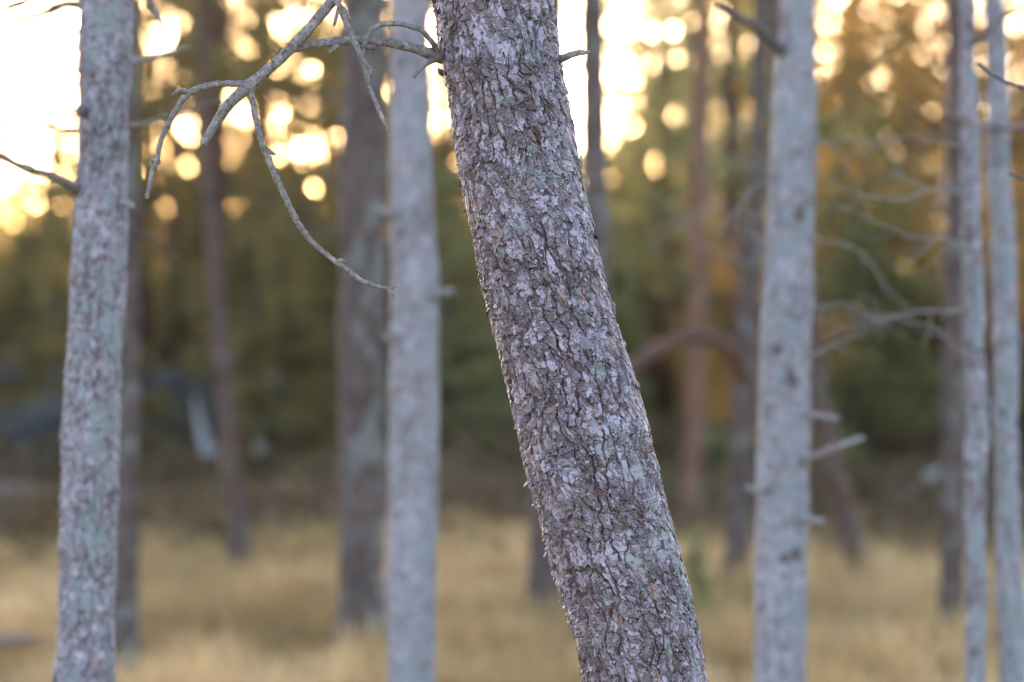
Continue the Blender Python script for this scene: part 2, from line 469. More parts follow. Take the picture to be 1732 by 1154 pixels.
def make_trunk(base, ctrl, seed, mat, parent, z_top=9.0, dense=(0.7, 2.3), nseg=96, step=0.008, amp=1.0, cell=1.0, lich=0.16, lean_out=1.0, name="trunk"):
    """ctrl: rows (x, y, z, radius) from the photograph, top to bottom or back; extended straight to the ground and on up to z_top"""
    C = np.array(sorted([tuple(r) for r in ctrl], key=lambda r: r[2]))
    lo, hi = C[0], C[-1]
    zb = base[2] - 0.12
    sl = (C[min(1, len(C) - 1)] - lo)
    slope_lo = sl[:2] / sl[2] if len(C) > 1 and sl[2] else np.zeros(2)
    sh = hi - C[max(0, len(C) - 3)]
    slope_hi = sh[:2] / sh[2] if len(C) > 1 and sh[2] else np.zeros(2)
    rows = []
    if lo[2] > zb + 0.05:
        rows.append((base[0], base[1], zb, lo[3] * 1.28)); 
        if lo[2] > zb + 0.5: 
            k = 0.5; rows.append((base[0] * (1 - k) + lo[0] * k, base[1] * (1 - k) + lo[1] * k, zb * (1 - k) + lo[2] * k, lo[3] * 1.06))
    rows += [tuple(r) for r in C]
    for f in (0.35, 0.7, 1.0):
        z = hi[2] + (z_top - hi[2]) * f
        q = hi[:2] + slope_hi * (z - hi[2]) * (1 - 0.35 * f) * lean_out
        rows.append((q[0], q[1], z, hi[3] * (1 - 0.8 * f)))
    K = np.array(rows)
    fine = catmull(K[:, [0, 1, 2, 3]], 500)
    z = np.concatenate([np.arange(zb, dense[0], 0.05), np.arange(dense[0], dense[1], step), np.arange(dense[1], z_top, 0.12), [z_top]])
    z = z[z >= zb]
    zc = np.maximum.accumulate(fine[:, 2])
    cx = np.interp(z, zc, fine[:, 0]); cyy = np.interp(z, zc, fine[:, 1]); rr = np.interp(z, zc, fine[:, 3])
    flare = 1 + 0.35 * np.exp(-np.maximum(z - base[2], 0) / 0.12)
    rr = rr * flare
    if nseg > 300:      # fine on the sides that can be seen, coarser at the back
        nb = nseg // 8
        th = np.concatenate([np.linspace(-math.pi / 2 - R(118), -math.pi / 2 + R(118), nseg - nb), -math.pi / 2 + R(118) + np.linspace(0, R(124), nb + 2)[1:-1]])
    else:
        th = np.linspace(0, 2 * math.pi, nseg, endpoint=False) + math.pi / 2
    TH = np.repeat(th[None], len(z), 0); S = np.repeat(z[:, None], nseg, 1)
    rmean = float(np.interp((dense[0] + dense[1]) / 2, z, rr))
    h, fl, ch, inn, ln = bark_field(TH, S, rmean, seed, amp, cell)
    h = h * np.clip(rr / rmean, 0.3, 1.3)[:, None]
    lichen = smooth(0.5 - lich * 2.2, 0.72 - lich * 2.2, ln + 0.20 * np.cos(TH - R(-20)))
    rad = np.maximum(rr[:, None] + h, 0.004)
    X = cx[:, None] + rad * np.cos(TH); Y = cyy[:, None] + rad * np.sin(TH)
    V = np.stack([X, Y, S], -1)
    Vw = V.reshape(-1, 3)
    top = np.array([[cx[-1], cyy[-1], z[-1] + 0.02]])
    c = len(Vw); j = np.arange(nseg)
    F = [grid_faces(len(z), nseg), np.stack([c - nseg + j, c - nseg + (j + 1) % nseg, np.full(nseg, c)], -1)]
    A = {k: np.concatenate([v.ravel(), [0.5 if k != "lichen" else 0]]) for k, v in (("flake", fl), ("chip", ch), ("inner", inn), ("lichen", lichen))}
    off = np.array(parent.location)
    me = mesh_np(name, np.vstack([Vw, top]) - off, F, A)
    o = obj(name, me, mat, parent)
    return o, dict(V=V, h=h, z=z, th=th, fl=fl, cx=cx, cy=cyy, rr=rr)

def pts_px(rows, d):
    """photograph rows (x, y, width) -> control rows of a trunk at distance d"""
    out = []
    for x, y, wd in rows:
        p = px(x, y, d); out.append((p[0], p[1], p[2], wd / FPX * d / 2))
    return out

def branch(name, rows, mat, parent, d=None, ns=12, rough=0.12, seed=1, step=0.003, scale=90.0):
    """rows (x, y, width[, distance]) along a branch in the photograph"""
    P = np.array([np.append(px(r[0], r[1], r[3] if len(r) > 3 else d), r[2] / FPX * (r[3] if len(r) > 3 else d) / 2) for r in rows])
    L = np.linalg.norm(np.diff(P[:, :3], axis=0), axis=1).sum()
    n = int(min(260, max(8, L / step)))
    Q = catmull(P, n)
    rr = np.random.default_rng(seed)
    jit = np.cumsum(rr.normal(size=(n, 3)), axis=0); jit -= np.linspace(0, 1, n)[:, None] * jit[-1]
    Q[:, :3] += jit * 0.0002 * min(1, L / 0.3)
    V, F = tube_np(Q[:, :3], np.maximum(Q[:, 3], 0.0006), ns, rough, seed, scale)
    w_ = parent
    off = np.zeros(3)
    while w_ is not None:
        off = off + np.array(w_.location); w_ = w_.parent
    return obj(name, mesh_np(name, V - off, F), mat, parent)

# crowns high above the picture share a few meshes
def crown_mesh(seed, n, rad, hgt, size, aspect=0.45, clumps=40, name="crown"):
    rng = np.random.default_rng(seed)
    cl = rng.normal(size=(clumps, 3)); cl /= np.linalg.norm(cl, axis=1)[:, None]
    cl *= rng.uniform(0.3, 1.0, (clumps, 1)) * np.array([rad, rad, hgt / 2])
    k = rng.integers(0, clumps, n)
    C = cl[k] + rng.normal(size=(n, 3)) * np.array([rad, rad, hgt / 2]) * 0.14
    V, F = cards_np(C, np.full(n, size), rng, aspect)
    tint = np.repeat(np.clip(0.6 * rng.uniform(0, 1, clumps)[k] + 0.4 * rng.uniform(0, 1, n), 0, 1), 4)
    return mesh_np(name, V, F, {"tint": tint}, False)
HIGH = [crown_mesh(900 + i, 2600, 1.5, 3.4, 0.30, 0.35) for i in range(3)]

def tree_root(name, d, x_at_ground, label, group=None):
    gz = float(ground_z(x_at_ground, d))
    r = empty(name, (x_at_ground, d, gz))
    tag(r, label, "tree", group)
    return r

def high_crown(root, info, k, dz=0.0, mat=M_needle):
    o = obj("crown", HIGH[k % 3], mat, root)
    top = np.array([info["cx"][-1], info["cy"][-1], info["z"][-1]])
    o.location = Vector(top - np.array(root.location)) + Vector((0, 0, -1.0 + dz))
    o.rotation_euler = (0, 0, k * 1.3)
    return o

# --- the sharp leaning pine in the middle
D0 = 4.5
rows = [(836, 0, 200), (857, 150, 202), (880, 300, 206), (921, 480, 210), (967, 650, 217), (1008, 820, 222), (1040, 940, 222), (1067, 1040, 214), (1091, 1154, 207)]
ctrl = pts_px(rows, D0)
slope = (ctrl[-1][0] - ctrl[-3][0]) / (ctrl[-1][2] - ctrl[-3][2])
xb = ctrl[-1][0] - slope * ctrl[-1][2] * 0.9
main_tree = tree_root("pine_tree", D0, xb, "sharp thick leaning pine with flaky grey brown bark and bare dead branches")
trunk, info = make_trunk((xb, D0, float(ground_z(xb, D0))), ctrl, 5, M_bark, main_tree, 9.5, (0.80, 2.20), 660, 0.00108, 1.0, 1.0, 0.02, 0.8)
high_crown(main_tree, info, 0)

def flake_mesh(seed):
    """a thin curled plate of bark, its free edge below"""
    r = random.Random(seed)
    n = 9
    V, rim = [], []
    for k in range(n):
        a = 2 * math.pi * k / n + r.uniform(-0.2, 0.2)
        q = r.uniform(0.72, 1.08)
        x, y = math.cos(a) * q * 0.5, math.sin(a) * q * 0.62
        rim.append((x, y))
    def zc(x, y): return 0.16 * y * y - 0.22 * x * x - 0.20 * y
    for x, y in rim: V.append((x, y, zc(x, y)))
    for x, y in rim: V.append((x * 0.55, y * 0.55, zc(x * .55, y * .55) + 0.05 + r.uniform(-.03, .03)))
    V.append((0, 0, 0.05))
    for x, y in rim: V.append((x * 0.97, y * 0.97, zc(x, y) - 0.10))
    V.append((0, 0, -0.14))
    T = []
    for k in range(n):
        q = (k + 1) % n
        T += [(k, q, n + q), (k, n + q, n + k), (n + k, n + q, 2 * n), (2 * n + 1 + k, q, k), (2 * n + 1 + k, 2 * n + 1 + q, q), (2 * n + 1 + q, 2 * n + 1 + k, 3 * n + 1)]
    V = np.array(V, float)
    f = r.random()
    return V, np.array(T), {"flake": np.full(len(V), 0.25 + 0.6 * f), "chip": np.full(len(V), r.random()), "inner": np.full(len(V), 0.9 if r.random() < 0.12 else 0.0), "lichen": np.full(len(V), 0.0)}

FLK = [flake_mesh(40 + i) for i in range(16)]
FLK_ME = [mesh_np("bark_flake", V, T, A, False) for V, T, A in FLK]
for me in FLK_ME: me.materials.append(M_bark)

rng = np.random.default_rng(11)
Vg, zg, thg = info["V"], info["z"], info["th"]
inview = np.where((zg > 0.82) & (zg < 2.18))[0]
def flake_frame(i, j, size, tilt, spin, lift):
    p = Vg[i, j]
    th = thg[j]
    n = np.array([math.cos(th), math.sin(th), 0.0])
    tx = np.array([-math.sin(th), math.cos(th), 0.0]); up = np.array([0, 0, 1.0])
    # spin in the skin, then tilt the lower edge outwards
    ax = tx * math.cos(spin) + up * math.sin(spin); ay = -tx * math.sin(spin) + up * math.cos(spin)
    n2 = n * math.cos(tilt) + ay * math.sin(tilt); ay2 = ay * math.cos(tilt) - n * math.sin(tilt)
    return p + n * lift, ax, ay2, n2

def pick(n):
    """places on the bark, mostly on its higher flakes, on the side towards the clearing"""
    out = []
    while len(out) < n:
        i = int(rng.choice(inview)); j = int(rng.integers(0, len(thg)))
        facing = -math.sin(thg[j])
        if facing < -0.35: continue
        if info["h"][i, j] < 0.0002 and rng.random() < 0.75: continue
        out.append((i, j))
    return out

root_off = np.array(main_tree.location)
for k, (i, j) in enumerate(pick(290)):
    sz = float(np.exp(rng.normal(math.log(0.0100), 0.28)))
    side_on = abs(math.cos(thg[j])) > 0.82
    p, ax, ay, n = flake_frame(i, j, sz, rng.uniform(0.2, 0.8) if side_on else rng.uniform(0.0, 0.22), rng.normal(0, 0.5), 0.0)
    o = obj("bark_flake", FLK_ME[k % len(FLK_ME)], None, main_tree)
    s = (sz * rng.uniform(0.75, 1.1), sz * rng.uniform(0.9, 1.5), sz * 0.8)
    p = p - root_off
    o.matrix_local = Matrix(((ax[0] * s[0], ay[0] * s[1], n[0] * s[2], p[0]), (ax[1] * s[0], ay[1] * s[1], n[1] * s[2], p[1]), (ax[2] * s[0], ay[2] * s[1], n[2] * s[2], p[2]), (0, 0, 0, 1)))
# the many smaller loose scales
parts, A = [], {k: [] for k in ("flake", "chip", "inner", "lichen")}
for k, (i, j) in enumerate(pick(1300)):
    sz = float(np.exp(rng.normal(math.log(0.0060), 0.30)))
    p, ax, ay, n = flake_frame(i, j, sz, rng.uniform(0.0, 0.35), rng.normal(0, 0.6), 0.0001)
    V, T, at = FLK[int(rng.integers(0, len(FLK)))]
    s = np.array([sz * rng.uniform(0.7, 1.1), sz * rng.uniform(0.8, 1.5), sz * 0.8])
    parts.append((p - root_off + (V * s) @ np.array([ax, ay, n]), [T]))
    rf = rng.random(); rc = rng.random(); ri = 0.9 if rng.random() < 0.06 else 0
    for q, v in (("flake", rf), ("chip", rc), ("inner", ri), ("lichen", 0)): A[q].append(np.full(len(V), v))
V, F = join_np(parts)
o = obj("bark_scales", mesh_np("bark_scales", V, F, {k: np.concatenate(v) for k, v in A.items()}, False), M_bark, main_tree)
o["kind"] = "stuff"

# leafy lichen: small crinkled rosettes growing in patches
def lichen_mesh(seed, n=60):
    r = np.random.default_rng(seed)
    C = r.normal(size=(n, 3)) * np.array([0.5, 0.6, 0.14]); C[:, 2] = np.abs(C[:, 2]) + 0.05
    V, F = cards_np(C, np.full(n, 0.42), r, 0.8, 0.0, 0.25)
    return mesh_np("lichen_patch", V, F, None, False)
LICH = [lichen_mesh(70 + i) for i in range(5)]
for me in LICH: me.materials.append(M_lichen)
def lichen_at(x, y, size, seed):
    q = px(x, y, D0)
    i = int(np.argmin(np.abs(zg - q[2])))
    front = np.where(-np.sin(thg) > -0.25)[0]
    j = int(front[np.argmin(np.abs(Vg[i, front, 0] - q[0]) + 0.02 * (np.sin(thg[front]) > 0))])
    p, ax, ay, n = flake_frame(i, j, size, 0, seed * 1.1, 0.001)
    p = p - root_off; s = (size, size, size)
    o = obj("lichen_patch", LICH[seed % 5], None, main_tree)
    o.matrix_local = Matrix(((ax[0] * s[0], ay[0] * s[1], n[0] * s[2], p[0]), (ax[1] * s[0], ay[1] * s[1], n[1] * s[2], p[1]), (ax[2] * s[0], ay[2] * s[1], n[2] * s[2], p[2]), (0, 0, 0, 1)))
for k, (x, y, s) in enumerate([(942, 232, 10), (948, 240, 8), (900, 262, 9), (896, 268, 9), (885, 300, 9), (935, 308, 11), (947, 315, 10), (928, 303, 8), (985, 345, 7), (936, 370, 8), (1040, 520, 10), (1046, 530, 7),
                               (1006, 612, 11), (1012, 618, 7), (1024, 716, 10), (1038, 724, 11), (1050, 740, 9), (1015, 725, 8), (1080, 730, 10), (1088, 755, 11), (1092, 775, 10), (1064, 770, 8), (1106, 800, 10),
                               (1096, 850, 9), (1108, 880, 9), (1126, 900, 9), (1138, 960, 10), (1150, 985, 8), (1158, 1010, 9), (1164, 1030, 11), (1172, 1050, 11), (1178, 1068, 11), (1166, 1044, 9),
                               (985, 270, 7), (905, 800, 9), (898, 815, 9), (1000, 560, 6), (960, 690, 6), (1020, 1000, 6), (1085, 990, 7)]):
    lichen_at(x, y, s / FPX * D0, k)

# the dead branches of the leaning pine
b1 = branch("dead_branch", [(800, -215, 30, 4.47), (740, -150, 26, 4.42), (655, -78, 22, 4.38), (565, 0, 18, 4.36), (505, 66, 18, 4.35), (452, 117, 18, 4.35), (418, 147, 22, 4.35), (405, 158, 20, 4.35), (384, 178, 18, 4.35), (362, 212, 16, 4.35), (343, 244, 13, 4.35)], M_twig, main_tree, None, 22, 0.10, 3, 0.002, 110)
branch("twig", [(420, 146, 12), (408, 142, 11), (372, 141, 10), (340, 147, 10), (318, 158, 11), (302, 178, 9), (286, 206, 9), (271, 236, 9), (263, 270, 9), (254, 303, 8), (249, 336, 6)], M_twig, b1, 4.35, 14, 0.20, 4, 0.002, 160)
branch("twig", [(318, 158, 9), (308, 152, 8), (300, 154, 7), (291, 161, 4)], M_twig, b1, 4.35, 10, 0.15, 5, 0.002, 160)
branch("twig", [(422, 148, 16), (426, 166, 12), (433, 202, 11), (445, 244, 10), (462, 290, 11), (484, 340, 10), (510, 387, 10), (541, 422, 9), (574, 446, 9), (605, 470, 8), (634, 483, 8), (660, 489, 7)], M_twig, b1, 4.35, 14, 0.22, 6, 0.002, 160)
branch("twig", [(656, 488, 7), (664, 486, 6), (673, 484, 3)], M_twig, b1, 4.35, 8, 0.12, 7, 0.002)
branch("twig", [(656, 488, 7), (662, 496, 6), (668, 506, 4)], M_twig, b1, 4.35, 8, 0.12, 8, 0.002)
for k, q in enumerate([[(452, 254, 9), (460, 259, 7), (466, 262, 4)], [(570, 443, 9), (578, 441, 9), (583, 445, 6)], [(262, 269, 9), (270, 275, 5)], [(262, 269, 9), (255, 274, 5)], [(283, 212, 9), (275, 220, 6)], [(497, 366, 9), (505, 370, 6)]]):
    branch("twig_stub", q, M_twig, b1, 4.35, 8, 0.2, 20 + k, 0.0015)
b2 = branch("dead_branch", [(755, 98, 26, 4.5), (735, 93, 22, 4.46), (712, 86, 18, 4.43), (680, 77, 16, 4.41), (640, 70, 16, 4.39), (600, 69, 15, 4.38), (560, 72, 15, 4.37), (522, 77, 12, 4.36), (496, 86, 7, 4.36)], M_twig, main_tree, None, 20, 0.10, 9, 0.002, 110)
branch("twig", [(742, 92, 11, 4.46), (733, 74, 9, 4.43), (716, 54, 9, 4.41), (696, 45, 9, 4.40), (668, 39, 9, 4.39), (643, 42, 9, 4.38), (624, 56, 8, 4.37), (617, 76, 8, 4.36), (614, 96, 6, 4.36)], M_twig, b2, None, 12, 0.14, 10, 0.002, 140)
branch("twig", [(734, 100, 14, 4.46), (722, 107, 9, 4.42), (708, 119, 8, 4.40), (699, 131, 7, 4.40)], M_twig, b2, None, 12, 0.14, 11, 0.002)
branch("twig_stub", [(572, 76, 12, 4.37), (562, 84, 8, 4.36), (555, 91, 4, 4.36)], M_twig, b2, None, 8, 0.2, 12, 0.002)
branch("bark_rag", [(600, 76, 5, 4.37), (612, 79, 9, 4.36), (626, 80, 10, 4.36), (636, 79, 4, 4.37)], M_twigdark, b2, None, 8, 0.5, 13, 0.0015, 300)
b3 = branch("dead_branch", [(690, -190, 16, 4.44), (620, -110, 13, 4.38), (575, -40, 11, 4.34), (571, 0, 10, 4.33), (578, 26, 10, 4.33), (590, 55, 10, 4.33), (602, 82, 9, 4.33), (612, 103, 10, 4.33), (619, 120, 11, 4.33), (621, 130, 9, 4.33), (627, 152, 8, 4.33), (640, 184, 7, 4.33), (652, 212, 6, 4.33), (661, 233, 3, 4.33)], M_twig, main_tree, None, 14, 0.22, 14, 0.002, 170)
for k, q in enumerate([[(574, 12, 9), (569, 28, 7), (565, 44, 5)], [(578, 12, 9), (586, 22, 8), (592, 32, 5)], [(608, 98, 9), (620, 110, 9), (630, 122, 9)], [(628, 120, 10), (622, 128, 10), (620, 136, 5)]]):
    branch("twig_stub", q, M_twig, b3, 4.33, 10, 0.25, 30 + k, 0.0015, 220)
branch("branch_stub", [(940, 103, 16, 4.5), (952, 98, 14, 4.46), (966, 93, 12, 4.44), (982, 89, 10, 4.43), (998, 88, 5, 4.43)], M_twigpale, main_tree, None, 12, 0.2, 40, 0.0015, 200)
branch("branch_stub", [(742, 24, 7, 4.47), (736, 14, 3, 4.45)], M_twigdark, main_tree, None, 8, 0.2, 41, 0.0015)
branch("branch_stub", [(750, 125, 10, 4.5), (744, 121, 8, 4.47), (741, 117, 5, 4.47)], M_twigdark, main_tree, None, 8, 0.2, 42, 0.0015)
branch("branch_stub", [(826, 496, 6, 4.48), (818, 490, 5, 4.46), (813, 487, 3, 4.46)], M_twigdark, main_tree, None, 8, 0.2, 43, 0.0015)

# --- the other single trees of the clearing
def clearing_tree(name, label, d, rows, mat, seed, nseg, step, lich=0.2, cell=1.0, amp=1.0, z_top=9.0, crown=0, base=None):
    ctrl = pts_px(rows, d)
    lowest = min(ctrl, key=lambda r: r[2]); second = sorted(ctrl, key=lambda r: r[2])[1]
    sl = (lowest[0] - second[0]) / (lowest[2] - second[2])
    gx_ = lowest[0] - sl * max(0, lowest[2]) * 0.8
    root = tree_root(name, d, gx_, label)
    zlo = CAM_H - 577 / FPX * d - 0.1; zhi = CAM_H + 577 / FPX * d + 0.1
    o, inf = make_trunk((gx_, d, root.location.z), ctrl, seed, mat, root, z_top, (max(zlo, 0.0), zhi), nseg, step, amp, cell, lich, 0.8)
    if crown is not None:
        high_crown(root, inf, crown)
    return root, inf

tl, _ = clearing_tree("pine_tree", "slim speckled grey trunk with bare side branches at the left edge of the clearing", 5.7,
    [(178, 0, 86), (176, 150, 84), (173, 290, 87), (167, 430, 90), (161, 577, 92), (153, 750, 93), (148, 1000, 92), (142, 1154, 99)], M_greybark, 21, 220, 0.0032, 0.15, 0.9, 1.2, 9, 1)
branch("dead_branch", [(135, 325, 20, 5.7), (112, 308, 14, 5.6), (80, 293, 13, 5.55), (45, 284, 12, 5.5), (0, 264, 10, 5.45), (-60, 240, 8, 5.4)], M_twig, tl, None, 12, 0.15, 50)
branch("dead_branch", [(140, 222, 9, 5.7), (100, 218, 7, 5.75), (60, 212, 6, 5.8), (0, 205, 5, 5.85), (-40, 200, 4, 5.9)], M_twigdark, tl, None, 10, 0.15, 51)
branch("dead_branch", [(145, 8, 13, 5.7), (110, 10, 11, 5.8), (60, 26, 10, 5.9), (0, 38, 8, 6.0), (-50, 44, 7, 6.0)], M_twigdark, tl, None, 10, 0.15, 52)
branch("dead_branch", [(150, -60, 13, 5.7), (90, -25, 11, 5.75), (45, 2, 10, 5.8), (0, 18, 9, 5.8), (-50, 36, 7, 5.8)], M_twigdark, tl, None, 10, 0.15, 53)
branch("dead_branch", [(214, 108, 13, 5.7), (245, 100, 11, 6.0), (280, 90, 9, 6.2), (320, 81, 6, 6.3)], M_twig, tl, None, 10, 0.15, 54)
branch("dead_branch", [(214, 214, 8, 5.7), (250, 208, 7, 6.0), (300, 192, 6, 6.2), (330, 182, 5, 6.4), (375, 170, 4, 6.5)], M_twigdark, tl, None, 10, 0.15, 55)
branch("dead_branch", [(216, -40, 14, 5.7), (240, -15, 12, 5.8), (255, 10, 9, 5.9), (272, 35, 8, 5.9), (281, 66, 5, 5.9)], M_twigpale, tl, None, 10, 0.2, 56)
branch("branch_stub", [(208, 342, 16, 5.65), (220, 346, 12, 5.62), (226, 350, 8, 5.6)], M_twigpale, tl, None, 8, 0.2, 57)
branch("branch_stub", [(145, 185, 18, 5.68), (136, 190, 14, 5.62), (130, 196, 8, 5.6)], M_twigdark, tl, None, 8, 0.2, 58)

tp, _ = clearing_tree("pine_tree", "pale straight trunk with grey lichen directly left of the leaning pine, behind the hanging twigs", 7.9,
    [(695, 0, 62), (695, 150, 66), (695, 300, 71), (700, 450, 78), (701, 600, 81), (698, 900, 83), (696, 1154, 80)], M_palebark, 33, 130, 0.006, 0.16, 1.1, 1.1, 9.5, 2)
branch("branch_stub", [(672, 362, 18, 7.85), (654, 358, 15, 7.8), (640, 354, 10, 7.8)], M_twigpale, tp, None, 8, 0.2, 60)
branch("branch_stub", [(728, 500, 14, 7.85), (748, 495, 12, 7.8), (768, 492, 8, 7.8)], M_twigpale, tp, None, 8, 0.2, 61)
branch("branch_stub", [(668, 570, 14, 7.85), (652, 570, 10, 7.8)], M_twigpale, tp, None, 8, 0.2, 62)

tr, _ = clearing_tree("pine_tree", "pale grey trunk with dark knots and short bare side stubs, right of the leaning pine", 7.4,
    [(1350, 0, 58), (1347, 80, 66), (1344, 160, 73), (1341, 300, 77), (1334, 450, 80), (1329, 577, 83), (1323, 830, 86), (1320, 1090, 85), (1319, 1154, 86)], M_palebark, 44, 140, 0.006, 0.20, 1.1, 1.1, 9, 0)
branch("dead_branch", [(1330, 95, 20, 7.4), (1305, 72, 17, 7.3), (1282, 48, 15, 7.2), (1250, 30, 11, 7.1), (1215, 12, 8, 7.0)], M_twigdark, tr, None, 10, 0.18, 63, 0.006)
branch("dead_branch", [(1355, 782, 12.5, 7.35), (1378, 772, 10.9, 7.3), (1415, 757, 10.9, 7.2), (1462, 740, 9.4, 7.2)], M_twigpale, tr, None, 10, 0.2, 64, 0.006)
branch("dead_branch", [(1360, 700, 10.9, 7.35), (1385, 703, 9.4, 7.3), (1420, 709, 7.0, 7.3)], M_twigpale, tr, None, 10, 0.2, 65, 0.006)
branch("branch_stub", [(1350, 882, 14.0, 7.35), (1372, 880, 13.3, 7.28), (1394, 882, 9.4, 7.25)], M_twigpale, tr, None, 10, 0.2, 66, 0.006)
branch("branch_stub", [(1292, 832, 12.5, 7.35), (1275, 829, 10.9, 7.28), (1262, 824, 7.0, 7.25)], M_twigpale, tr, None, 10, 0.2, 67, 0.006)
for k, (x, y) in enumerate([(1326, 945), (1346, 935), (1312, 590), (1352, 360), (1340, 640)]):
    branch("bark_knot", [(x, y - 9, 10, 7.335), (x + 1, y, 17, 7.325), (x, y + 11, 9, 7.335)], M_twigdark, tr, None, 8, 0.3, 70 + k, 0.008)

ta, _ = clearing_tree("pine_tree", "thin grey trunk second from the right edge, crossed by bare branches", 7.1,
    [(1636, 0, 27.9), (1640, 200, 29.8), (1645, 400, 31.6), (1650, 600, 33.5), (1651, 900, 33.5), (1648, 1154, 33.5)], M_greybark, 55, 64, 0.01, 0.22, 1.4, 1.2, 8, 1)
tb, _ = clearing_tree("pine_tree", "thin grey blue trunk nearest the right edge of the clearing", 7.5,
    [(1682, 0, 31.6), (1687, 150, 33.5), (1692, 330, 37.2), (1698, 520, 38.1), (1702, 720, 39.1), (1707, 950, 40.9), (1712, 1154, 42.8)], M_palebark, 56, 64, 0.01, 0.30, 1.4, 1.2, 8, 2)
branch("dead_branch", [(1644, 70, 12, 7.1), (1664, 60, 9, 7.0), (1690, 35, 7, 7.0), (1720, 20, 5, 7.0)], M_twigdark, ta, None, 8, 0.18, 80, 0.006)
branch("dead_branch", [(1690, 214, 12, 7.45), (1720, 216, 11, 7.2), (1760, 208, 8, 7.0)], M_twig, tb, None, 8, 0.18, 84, 0.006)
branch("dead_branch", [(1684, 217, 11, 7.45), (1660, 213, 10, 7.2), (1630, 204, 8, 7.0), (1600, 188, 6, 6.9)], M_twig, tb, None, 8, 0.18, 85, 0.006)
# a neighbour just outside the picture reaches in with two bare twigs
to, _ = clearing_tree("pine_tree", "bare dark twigs of a pine beyond the right edge reaching into the picture", 5.2,
    [(1850, 0, 80), (1850, 577, 86), (1850, 1154, 92)], M_greybark, 57, 90, 0.01, 0.2, 1.0, 1.2, 8.5, 0)
branch("dead_branch", [(1835, 150, 12, 5.2), (1780, 158, 9, 5.2), (1732, 148, 8, 5.2), (1697, 136, 7, 5.2), (1672, 122, 6, 5.2), (1655, 108, 4, 5.2)], M_twigdark, to, None, 10, 0.15, 86)
branch("dead_branch", [(1835, 360, 12, 5.3), (1780, 330, 9, 5.4), (1735, 305, 8, 5.5), (1706, 293, 5, 5.5)], M_twigdark, to, None, 10, 0.15, 87)

tk, _ = clearing_tree("pine_tree", "thick brown grey trunk standing behind the pale trunk left of the leaning pine", 11.1,
    [(618, 0, 70), (615, 200, 74), (612, 400, 76), (612, 700, 76), (611, 1000, 74)], M_brownbark, 58, 56, 0.02, 0.12, 1.8, 1.3, 12, 1)
clearing_tree("pine_tree", "dim brown trunk half hidden behind the slim speckled trunk at the left", 10.6,
    [(214, 0, 36), (213, 300, 40), (212, 600, 44), (211, 900, 46), (210, 1060, 47)], M_brownbark, 59, 48, 0.02, 0.12, 1.8, 1.3, 11, 2)
clearing_tree("pine_tree", "reddish trunk leaning left, between the slim speckled trunk and the thick brown one", 15.0,
    [(345, 150, 17), (352, 300, 21), (364, 450, 25), (378, 620, 30), (391, 780, 35), (402, 900, 40)], M_dimred, 60, 40, 0.03, 0.08, 1.8, 1.3, 11, 0)
clearing_tree("pine_tree", "narrow dark grey trunk rising right beside the top of the leaning pine", 11.0,
    [(1002, 0, 42), (1004, 200, 42), (1008, 430, 42), (1012, 700, 43), (1016, 1000, 44)], M_brownbark, 61, 44, 0.02, 0.12, 1.1, 1.0, 11, 1)
clearing_tree("pine_tree", "dim trunk base peeking out low on the left of the leaning pine", 12.8,
    [(930, 300, 46), (928, 600, 50), (924, 800, 52), (921, 980, 54)], M_brownbark, 62, 44, 0.02, 0.12, 1.8, 1.3, 11, 2)
clearing_tree("pine_tree", "straight reddish pine trunk behind the arched limb right of the leaning pine", 17.5,
    [(1186, 100, 24), (1184, 300, 27), (1182, 500, 29), (1176, 700, 31), (1168, 880, 33)], M_redbark, 63, 40, 0.03, 0.06, 1.8, 1.3, 11, 0)
tc, _ = clearing_tree("pine_tree", "purple grey trunk with a thick arched reddish limb reaching left", 13.2,
    [(1284, 150, 28), (1276, 350, 32), (1264, 550, 35), (1252, 800, 37), (1243, 980, 39)], M_brownbark, 64, 44, 0.02, 0.10, 1.8, 1.3, 11, 1)
branch("arched_limb", [(1262, 655, 26, 13.20), (1248, 610, 25, 13.11), (1222, 580, 26, 13.02), (1186, 566, 28, 12.93), (1145, 575, 28, 12.84), (1105, 597, 27, 12.75), (1060, 630, 26, 12.66), (990, 690, 20, 12.57)], M_redbark, tc, None, 12, 0.24, 90, 0.02, 9)
clearing_tree("pine_tree", "dark brown trunk half hidden behind the two thin trunks near the right edge", 12.0,
    [(1618, 100, 34), (1616, 400, 38), (1613, 700, 40), (1611, 1010, 42)], M_brownbark, 65, 44, 0.02, 0.10, 1.8, 1.3, 10, 2)
clearing_tree("pine_tree", "short reddish trunk leaning left, low beyond the pale knotted trunk", 14.6,
    [(1372, 560, 30), (1386, 680, 36), (1410, 800, 40), (1436, 900, 42), (1448, 960, 44)], M_dimred, 66, 40, 0.03, 0.08, 1.8, 1.3, 8, 0)

